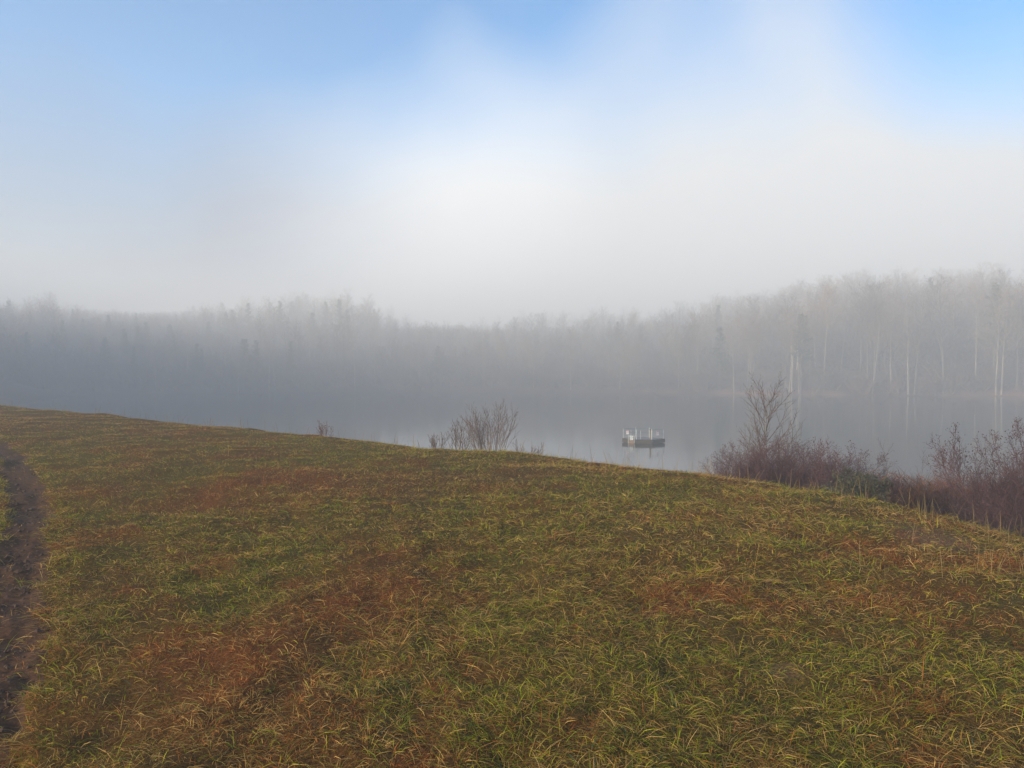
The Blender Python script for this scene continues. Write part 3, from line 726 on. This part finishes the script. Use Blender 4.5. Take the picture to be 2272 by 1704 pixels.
# ------------------------------------------------------------------ grass, blade by blade
def build_grass(N=930000, seed=3):
    R = np.random.default_rng(seed)
    az = np.radians(R.uniform(-43, 41, N)); p = .66
    u = R.random(N); r = (2.1 ** p + u * (46 ** p - 2.1 ** p)) ** (1 / p)
    x, y = r * np.sin(az), r * np.cos(az)
    # three in five blades gather in tufts
    tf = R.random(N) < .40
    cell = .11 * (1 + r / 14)
    cx, cy = (np.floor(x / cell)), (np.floor(y / cell))
    tx = (cx + .15 + .7 * hash2(cx, cy, 3)) * cell; ty = (cy + .15 + .7 * hash2(cx, cy, 4)) * cell
    tsz = .4 + 1.2 * hash2(cx, cy, 5) ** 1.5
    ox, oy = R.normal(0, .26, N) * cell, R.normal(0, .26, N) * cell
    x, y = np.where(tf, tx + ox, x), np.where(tf, ty + oy, y)
    out = np.arctan2(oy, ox)
    pe = np.where((R.random(N) < .024) & (fbm(x, y, .9, 2, 83) > .44))[0]; k_ = R.integers(1, len(PATH) - 1, len(pe)); t_ = R.random(len(pe))[:, None]      # tufts overhanging the rut
    A_, B_ = PATH[k_], PATH[k_ + 1]; nv = np.stack([-(B_ - A_)[:, 1], (B_ - A_)[:, 0]], -1); nv /= np.linalg.norm(nv, axis=1)[:, None]
    E_ = A_ * (1 - t_) + B_ * t_ + nv * (R.choice([-1, 1], len(pe)) * R.uniform(.14, .46, len(pe)))[:, None]
    x[pe], y[pe] = E_[:, 0], E_[:, 1]; r[pe] = np.hypot(x[pe], y[pe])
    rt = np.zeros(N, bool); pool = R.permutation(N)[:15000]; c0 = 0                     # single rust-red tussocks
    for X_, Y_, sd, m_ in RTUFT:
        gx, gy = ground_at(X_, Y_); m_ = int(m_ * .34); q_ = pool[c0:c0 + m_]; c0 += m_; sd = sd * R.uniform(1.1, 1.9)
        ax, ay = R.normal(0, sd, len(q_)) * R.uniform(.8, 1.5), R.normal(0, sd, len(q_)) * R.uniform(.7, 1.2)
        x[q_], y[q_] = gx + ax, gy + ay; out[q_] = np.arctan2(ay, ax); r[q_] = np.hypot(x[q_], y[q_]); rt[q_] = R.random(len(q_)) < .8
    tf = tf | rt
    d = edge_d(x, y); pd = path_d(x, y); g, ru, ba = turf(x, y)
    keep = (d < 3.2) & (R.random(N) > sstep(1.1, .7, pd) * .93) & (R.random(N) > ba * .8)
    bald = fbm(x, y, 1.7, 3, 93)
    keep &= R.random(N) > .6 * sstep(.56, .70, bald)
    x, y, r, tf, tsz, out, d, pd, g, ru, ba, rt = (a[keep] for a in (x, y, r, tf, tsz, out, d, pd, g, ru, ba, rt)); n = len(x)
    z = height(x, y) - .025 * sstep(1.3, .6, pd)
    # kind of blade
    k = R.random(n)
    cl = .26 * (1 + r / 20); hx, hy = np.floor(x / cl + .3 * fbm(x, y, 3, 2, 8)), np.floor(y / cl)
    h6 = hash2(hx, hy, 16); g = np.clip(g + .45 * (h6 - .5), 0, 1); ru = np.clip(ru + .55 * np.where(h6 < .14, 1, 0) * hash2(hx, hy, 19), 0, 1)
    pg = np.clip(.06 + .50 * g, 0, .85); pr = np.clip(.10 + .8 * ru, 0, .85) * (1 - .35 * g)
    s = pg + pr + .55 + .45 * sstep(9, 22, r)
    k = np.where(rt, pg / s + .001, k); green = k < pg / s; rust = (~green) & (k < (pg + pr) / s); tan = ~(green | rust)
    right = sstep(-6, 3, x)
    L = np.where(green, R.uniform(.07, .21, n), np.where(rust, R.uniform(.05, .13, n), R.uniform(.08, .22, n)))
    L = L * .9
    L = L * (.42 + .32 * right) * np.where(tf, .55 + .8 * (tsz - .5), .9) * (.6 + .9 * fbm(x, y, .8, 3, 67)) * np.where(pd < 1.6, 1.25, 1) * (1 + .5 * (R.random(n) < .04))
    Wd = np.where(green, R.uniform(.0019, .0041, n), np.where(rust, R.uniform(.0013, .0026, n), R.uniform(.0016, .0032, n))) * np.clip(r / 6, .74, 3.2) ** .8
    flow = 6.28 * 1.5 * fbm(x, y, .45, 2, 61) + .6
    a = np.where(tf, out + R.normal(0, .5, n), flow + R.normal(0, 1.5, n))
    t0 = np.where(green, R.uniform(.55, 1.45, n), np.where(rust, R.uniform(.5, 1.45, n), R.uniform(1.0, 1.57, n)))
    t0 = np.where(tf, t0 * .92, t0 * 1.05)
    t0 = np.where(rt, R.uniform(.35, 1.4, n), t0); L = np.where(rt, R.uniform(.05, .13, n), L)
    bend = np.where(tan, R.uniform(.1, .7, n), R.uniform(.3, 1.2, n))
    # seed stalks standing along the brow
    st = (R.random(n) < np.where(d > -1.2, .0045 + .006 * right, .0003))
    L = np.where(st, R.uniform(.16, .38, n), L); t0 = np.where(st, R.uniform(0, .65, n), t0); bend = np.where(st, R.uniform(0, .35, n), bend); Wd = np.where(st, .0028 * np.clip(r / 6, 1, 3), Wd)
    # colour of each blade (its own pigment)
    v = R.random((n, 1)); h2 = R.random((n, 1))
    cg = np.array([.080, .110, .010]) * (1 - h2) + np.array([.205, .168, .014]) * h2
    cr = np.array([.175, .052, .016]) * (1 - h2) + np.array([.300, .112, .026]) * h2
    ct = np.array([.190, .098, .026]) * (1 - h2) + np.array([.345, .222, .070]) * h2
    col = np.where(green[:, None], cg, np.where(rust[:, None], cr, ct)) * (.94 + 1.85 * v ** 1.3)
    col = np.where((st & (d > -2))[:, None], np.array([.30, .20, .085]) * (.7 + .6 * v), col)
    col = np.where(rt[:, None], col * (.45 + .45 * R.random((n, 1))), col)
    bl = R.random(n) < .035
    col = np.where((bl & green)[:, None], np.array([.055, .105, .060]) * (.8 + .5 * v), col)
    # blade shape: three segments
    ss = np.array([0, .36, .70, 1.0]); wf = np.array([.8, 1.0, .7])
    ca, sa = np.cos(a), np.sin(a)
    P = np.zeros((n, 4, 3)); P[:, 0] = np.stack([x, y, z - .01], -1)
    for i in range(1, 4):
        th = np.minimum(t0 + bend * ss[i] ** 1.2, 1.62); dl = (ss[i] - ss[i - 1]) * L
        P[:, i, 0] = P[:, i - 1, 0] + np.sin(th) * ca * dl
        P[:, i, 1] = P[:, i - 1, 1] + np.sin(th) * sa * dl
        P[:, i, 2] = P[:, i - 1, 2] + np.cos(th) * dl
    P[:, 1:, 2] += .012
    tw = R.normal(0, .6, n)
    wx, wy, wz = -sa * np.cos(tw), ca * np.cos(tw), np.sin(tw)
    Wv = np.stack([wx, wy, wz], -1) * (Wd / 2)[:, None]
    nearb = r < 9.5
    pos, cols, lps, sizes, off = [], [], [], [], 0
    for sel, idx, pat, sz in ((nearb, (0, 1, 2, 3), [0, 1, 3, 2, 2, 3, 5, 4, 4, 5, 6], [4, 4, 3]), (~nearb, (0, 2, 3), [0, 1, 3, 2, 2, 3, 4], [4, 3])):
        Q, Ws, c = P[sel][:, idx], Wv[sel], col[sel]; m_ = len(Q); kk = len(idx)
        V = np.zeros((m_, 2 * kk - 1, 3))
        for i, q in enumerate(idx[:-1]):
            V[:, 2 * i] = Q[:, i] - Ws * wf[q]; V[:, 2 * i + 1] = Q[:, i] + Ws * wf[q]
        V[:, -1] = Q[:, -1]
        pos.append(V.reshape(-1, 3)); cols.append(np.repeat(c, 2 * kk - 1, axis=0))
        lps.append(((off + np.arange(m_) * (2 * kk - 1))[:, None] + np.array(pat)).ravel()); sizes.append(np.tile(sz, m_)); off += m_ * (2 * kk - 1)
    pos, cols, lps, sizes = np.concatenate(pos), np.concatenate(cols), np.concatenate(lps), np.concatenate(sizes)
    me = bpy.data.meshes.new('grass')
    me.vertices.add(len(pos)); me.vertices.foreach_set('co', pos.ravel())
    me.loops.add(len(lps)); me.loops.foreach_set('vertex_index', lps)
    me.polygons.add(len(sizes)); me.polygons.foreach_set('loop_start', np.concatenate([[0], np.cumsum(sizes)[:-1]]))
    me.update(calc_edges=True); me.shade_smooth()
    at = me.color_attributes.new('blade', 'FLOAT_COLOR', 'POINT')
    at.data.foreach_set('color', np.hstack([cols, np.ones((len(cols), 1))]).ravel())
    m, t, pr_ = mat('grass_blades')
    A = t.nodes.new('ShaderNodeAttribute'); A.attribute_name = 'blade'
    t.links.new(A.outputs['Color'], pr_.inputs['Base Color']); pr_.inputs['Roughness'].default_value = .8; pr_.inputs['Specular IOR Level'].default_value = .04
    tr = t.nodes.new('ShaderNodeBsdfTranslucent'); t.links.new(A.outputs['Color'], tr.inputs[0])
    mx_ = t.nodes.new('ShaderNodeMixShader'); mx_.inputs[0].default_value = .32
    t.links.new(pr_.outputs[0], mx_.inputs[1]); t.links.new(tr.outputs[0], mx_.inputs[2])
    t.links.new(mx_.outputs[0], t.nodes['Material Output'].inputs[0])
    me.materials.append(m)
    o = link('grass', me); tag(o, 'matted late autumn grass, green, straw and rust, covering the rounded dam top', 'grass', kind='stuff')
build_grass()

def build_clods():
    r_ = random.Random(12); tb = Tubes(); pts = []
    while len(pts) < 1100:
        k = r_.randrange(1, len(PATH) - 1); t = r_.random(); p = PATH[k] * (1 - t) + PATH[k + 1] * t
        pts.append((p[0] + r_.gauss(0, .16), p[1] + r_.gauss(0, .16)))
    A = np.array(pts); Z = height(A[:, 0], A[:, 1]) - .025
    for (x, y), z in zip(pts, Z):
        s_ = r_.uniform(.006, .02) * (1.9 if r_.random() < .1 else 1); c = Vector((x, y, z + s_ * .2))
        q = [c + Vector((math.cos(a) * s_ * r_.uniform(.7, 1.3), math.sin(a) * s_ * r_.uniform(.7, 1.3), r_.uniform(-.2, .3) * s_)) for a in (0, 1.26, 2.5, 3.77, 5.03)]
        u = c + Vector((r_.uniform(-.3, .3) * s_, r_.uniform(-.3, .3) * s_, s_ * .7))
        for i in range(5): tb.tri(q[i], q[(i + 1) % 5], u)
    m = noisy('clod_soil', (.045, .024, .014), (.11, .066, .042), 30, .95)
    tag(link('soil_clods', tb.mesh('soil_clods', m)), 'crumbs of soil and small stones strewn along the dirt path', 'soil', kind='stuff')
build_clods()

# ------------------------------------------------------------------ the fog itself
def build_haze():
    me = bpy.data.meshes.new('haze')
    x, z0, z1 = 640, -2.7, 50.5
    v = [(sx * x, sy * x, z) for z in (z0, z1) for sx, sy in ((-1, -1), (1, -1), (1, 1), (-1, 1))]
    me.from_pydata(v, [], [(3, 2, 1, 0), (4, 5, 6, 7), (0, 1, 5, 4), (1, 2, 6, 5), (2, 3, 7, 6), (3, 0, 4, 7)])
    m = bpy.data.materials.new('fog'); m.use_nodes = True; t = m.node_tree; t.nodes.clear()
    o = t.nodes.new('ShaderNodeOutputMaterial'); pv = t.nodes.new('ShaderNodeVolumePrincipled')
    pv.inputs['Color'].default_value = (.86, .855, .83, 1); pv.inputs['Density'].default_value = HAZE; pv.inputs['Anisotropy'].default_value = 0.1
    t.links.new(pv.outputs[0], o.inputs['Volume']); me.materials.append(m)
    tag(link('haze', me), 'thin morning fog over the lake', 'fog', kind='stuff')
build_haze()
print('tris', sum(len(me.loops) - 2 * len(me.polygons) for me in bpy.data.meshes))
